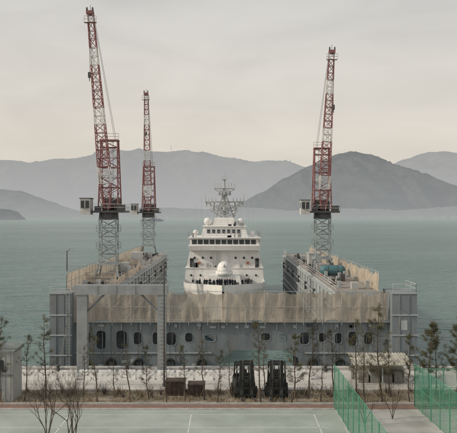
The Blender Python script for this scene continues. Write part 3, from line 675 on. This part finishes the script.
# ---------------------------------------------------------------- trees
def pine(h,seed,lush=1.0):
    R=random.Random(seed); mb=MB(); p=Vector((0,0,0)); pts=[p.copy()]; n=9; lx,ly=R.uniform(-.08,.08),R.uniform(-.05,.05)
    for i in range(n):
        p=p+Vector((lx+R.uniform(-.12,.12),ly+R.uniform(-.1,.1),h/n)); pts.append(p.copy())
    for i in range(n):
        r0=.075*(1-i/n)+.016; r1=.075*(1-(i+1)/n)+.016; mb.cyl(pts[i],pts[i+1],r0,r1,6,0)
    def at(t):
        t=t*n;i=min(n-1,int(t)); return pts[i].lerp(pts[i+1],t-i)
    def tuft(c,s,d):
        for k in range(int(26*lush)):
            v=(Vector((R.gauss(0,1),R.gauss(0,1),R.gauss(0,.8)))+d*1.2).normalized()*s*R.uniform(.6,1.2)
            w=v.orthogonal().normalized()*.015; o=c+Vector((R.gauss(0,.09),R.gauss(0,.09),R.gauss(0,.09)))
            mb.tri(o-w,o+w,o+v,1)
    t=R.uniform(.25,.42)
    while t<.99:
        a=at(t)
        for k in range(R.choice((2,3,4))):
            ph=R.uniform(0,6.28); ln=(1.25-t)*h*.19*R.uniform(.4,1.25); up=R.uniform(.1,.8)
            d=Vector((math.cos(ph),math.sin(ph),up)).normalized(); q=a+d*ln*.6; e=q+(d+Vector((0,0,.6))).normalized()*ln*.5
            mb.cyl(a,q,.024,.016,4,0); mb.cyl(q,e,.016,.008,4,0)
            for j in range(R.choice((1,2,3))):
                tw=a.lerp(q,R.uniform(.4,.9)); e2=tw+(d+Vector((R.gauss(0,.7),R.gauss(0,.7),.4))).normalized()*ln*.4; mb.cyl(tw,e2,.011,.006,3,0)
                if R.random()<.5*lush: tuft(e2,.2,d)
            if R.random()<.35+.55*t*lush: tuft(e,.26,d)
            if R.random()<.45*lush: tuft(q,.22,d)
        t+=R.uniform(.045,.1)
    for k in range(3): tuft(pts[-1]+Vector((0,0,-.15*k)),.3,Vector((0,0,1)))
    for k in range(3):
        ph=k*2.1+R.random(); mb.cyl((.75*math.cos(ph),.75*math.sin(ph),0),at(.19),.025,.025,5,2)
    return mb
cfg=[(8,11,1.0),(7.6,23,.75),(8.4,35,1.15),(7,47,.6),(8,59,1.8),(7.8,71,.9),(8.2,83,.45),(7.5,95,1.2)]
tv=[pine(*c) for c in cfg]; src=[None]*len(cfg)
TR=[(-20.6,62.9,7.2,2),(-18.6,63.7,6.2,1),(-16.9,64.6,7.6,0),(-13.6,65.5,5.2,3),(-11.9,63.4,6.8,5),(-10.5,64.8,5.0,6),(-8.9,63.3,6.0,3),(-7.3,64.2,5.2,7),(-5.6,63.2,4.7,6),
 (-3.9,63.3,5.3,1),(-2.2,64.0,6.1,3),(-1.0,63.2,4.8,5),(0.2,66.5,4.8,6),(2.9,63.2,7.6,1),(3.5,66.6,6.0,3),(5.7,63.2,6.5,7),(7.3,64.4,7.4,5),(8.3,63.2,5.2,6),(9.9,64.6,6.6,1),
 (11.5,63.3,7.4,0),(12.6,65.1,6.2,6),(13.9,63.4,8.3,2),(15.1,65,5.6,1),(16.4,63.4,6.4,7),(18.0,63.0,7.2,4),(19.2,64.8,6.4,0),(20.5,62.8,7.7,4),(21.8,64,7.4,2),(-22.6,62.8,7.2,7),(-24.5,64,7,1),(24,63,7.5,2)]
for (x,y,h,k) in TR:
    s=h/8; rz=random.uniform(0,6); zz=s*random.uniform(.9,1.1)
    if src[k] is None:
        src[k]=tv[k].obj('pine_tree',['bark','needle','stake'],loc=(x,y,3),rz=rz); src[k].scale=(zz,zz,s)
    else: inst(src[k],'pine_tree',(x,y,3),rz,(zz,zz,s))
def bare(seed,h):
    R=random.Random(seed); mb=MB()
    def br(p,d,l,r,dep):
        q=p+d*l*.5; d2=(d+Vector((R.gauss(0,.12),R.gauss(0,.12),.08))).normalized(); e=q+d2*l*.5
        mb.cyl(p,q,r,r*.8,5 if dep<2 else 3,0); mb.cyl(q,e,r*.8,r*.6,5 if dep<2 else 3,0)
        if dep>=5: return
        for k in range(R.choice((2,3)) if dep<4 else 2):
            nd=(d2+Vector((R.gauss(0,.4),R.gauss(0,.4),R.uniform(.1,.4)))).normalized(); br(e if k else q,nd,l*R.uniform(.6,.82),max(.006,r*.6),dep+1)
    for k in range(4):
        a=k*1.6+R.random(); br(Vector((0,0,0)),Vector((.25*math.cos(a),.25*math.sin(a),1)).normalized(),h*.3,.05,0)
    return mb
b1=bare(3,7.0).obj('bare_tree',['bark'],loc=(-11.4,51.0,3)); 
inst(b1,'bare_tree',(-13.6,52.5,3),2.0,.95); inst(b1,'bare_tree',(10.9,56.0,3),4.0,.62); inst(b1,'bare_tree',(13.6,58,3),1.0,.6)
mb=MB(); R=random.Random(5)
for i in range(9000):
    x=R.uniform(-26,24); y=R.uniform(62.8,67.1)
    if noise.noise(Vector((x*.5,y*.8,1)))<-.08: continue
    h=R.uniform(.12,.45); a=R.uniform(0,6.28); w=Vector((math.cos(a),math.sin(a),0))*.03; o=Vector((x,y,3)); mb.tri(o-w,o+w,o+Vector((R.gauss(0,.1),R.gauss(0,.1),h)))
mb.obj('dry_grass',['drygrass'])
mb=MB()
for i in range(60):
    x=R.uniform(-22,20);y=R.uniform(64.6,67.0)
    for k in range(24):
        d=Vector((R.gauss(0,.5),R.gauss(0,.5),1)).normalized(); mb.cyl((x,y,3),Vector((x,y,3))+d*R.uniform(.5,1.3),.012,.006,3)
mb.obj('bare_shrubs',['bark'])

# distant cargo barge
mb=MB(); 
mb.prism([(-30,-6,-1),(26,-6,-1),(26,6,-1),(-30,6,-1)],[(-33,-7,4),(31,-7,5),(31,7,5),(-33,7,4)],0)
mb.box(-28,-17,-5,5,4,13,1); mb.box(-26,-20,-4,4,13,16,1); mb.cyl((-22,0,16),(-22,0,23),.6,n=5,mi=0); mb.cyl((10,0,4.5),(10,0,17),.6,n=5,mi=0); mb.cyl((10,0,8),(-6,0,18),.5,n=5,mi=0)
for i in range(4): mb.box(-12+i*9,-5+i*9,-5,5,4,7.5,0)
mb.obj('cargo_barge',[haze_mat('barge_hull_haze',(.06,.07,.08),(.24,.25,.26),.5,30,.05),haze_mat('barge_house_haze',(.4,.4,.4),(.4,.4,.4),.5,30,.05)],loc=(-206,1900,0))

# ---------------------------------------------------------------- world, sun, camera
SE=math.radians(30); AZ=math.radians(256)  # bearing of the sun (0=+Y, clockwise)
w=bpy.data.worlds.new('World'); S.world=w; w.use_nodes=True; nt=w.node_tree;N=nt.nodes;L=nt.links
bg=N['Background']; bg.inputs['Strength'].default_value=0.135
sk=N.new('ShaderNodeTexSky'); sk.sky_type='NISHITA'; sk.sun_disc=False; sk.sun_elevation=SE; sk.sun_rotation=AZ; sk.dust_density=6; sk.air_density=1.3; sk.altitude=20
tc=N.new('ShaderNodeTexCoord'); sx=N.new('ShaderNodeSeparateXYZ'); L.new(tc.outputs['Generated'],sx.inputs[0])
rp=N.new('ShaderNodeValToRGB'); E=rp.color_ramp.elements
E[0].position=0.0; E[0].color=(5.3,4.95,4.5,1); E[1].position=1.0; E[1].color=(3.6,3.7,3.8,1)
for p,c in ((0.09,(5.8,5.35,4.75)),(0.2,(5.4,5.1,4.65)),(0.34,(4.75,4.62,4.4))):
    e=E.new(p); e.color=(*c,1)
L.new(sx.outputs['Z'],rp.inputs[0])
mp=N.new('ShaderNodeMapping'); mp.inputs['Scale'].default_value=(2.6,2.6,9); L.new(tc.outputs['Generated'],mp.inputs[0])
n=N.new('ShaderNodeTexNoise'); n.inputs['Scale'].default_value=1.9; n.inputs['Detail'].default_value=6; n.inputs['Distortion'].default_value=.5; L.new(mp.outputs[0],n.inputs['Vector'])
mr=N.new('ShaderNodeMapRange'); mr.inputs['From Min'].default_value=.3; mr.inputs['From Max'].default_value=.7; mr.inputs['To Min'].default_value=.94; mr.inputs['To Max'].default_value=1.08; L.new(n.outputs['Fac'],mr.inputs[0])
vm=N.new('ShaderNodeVectorMath'); vm.operation='SCALE'; L.new(rp.outputs[0],vm.inputs[0]); L.new(mr.outputs[0],vm.inputs['Scale'])
mx=N.new('ShaderNodeMixRGB'); mx.inputs[0].default_value=0.87; L.new(sk.outputs[0],mx.inputs[1]); L.new(vm.outputs[0],mx.inputs[2]); L.new(mx.outputs[0],bg.inputs['Color'])
sd=bpy.data.lights.new('sun','SUN'); sd.energy=2.4; sd.angle=math.radians(3); sd.color=(1,.9,.75); so=bpy.data.objects.new('sun',sd); COL.objects.link(so)
dv=Vector((math.sin(AZ)*math.cos(SE),math.cos(AZ)*math.cos(SE),math.sin(SE))); so.rotation_euler=dv.to_track_quat('Z','Y').to_euler(); so.location=(-50,-50,80)
cd=bpy.data.cameras.new('camera'); cd.sensor_width=36; cd.lens=36*700/457; cd.clip_start=.5; cd.clip_end=60000
co=bpy.data.objects.new('camera',cd); COL.objects.link(co); co.location=(0,0,20); co.rotation_euler=(math.radians(90-0.2),0,0); S.camera=co
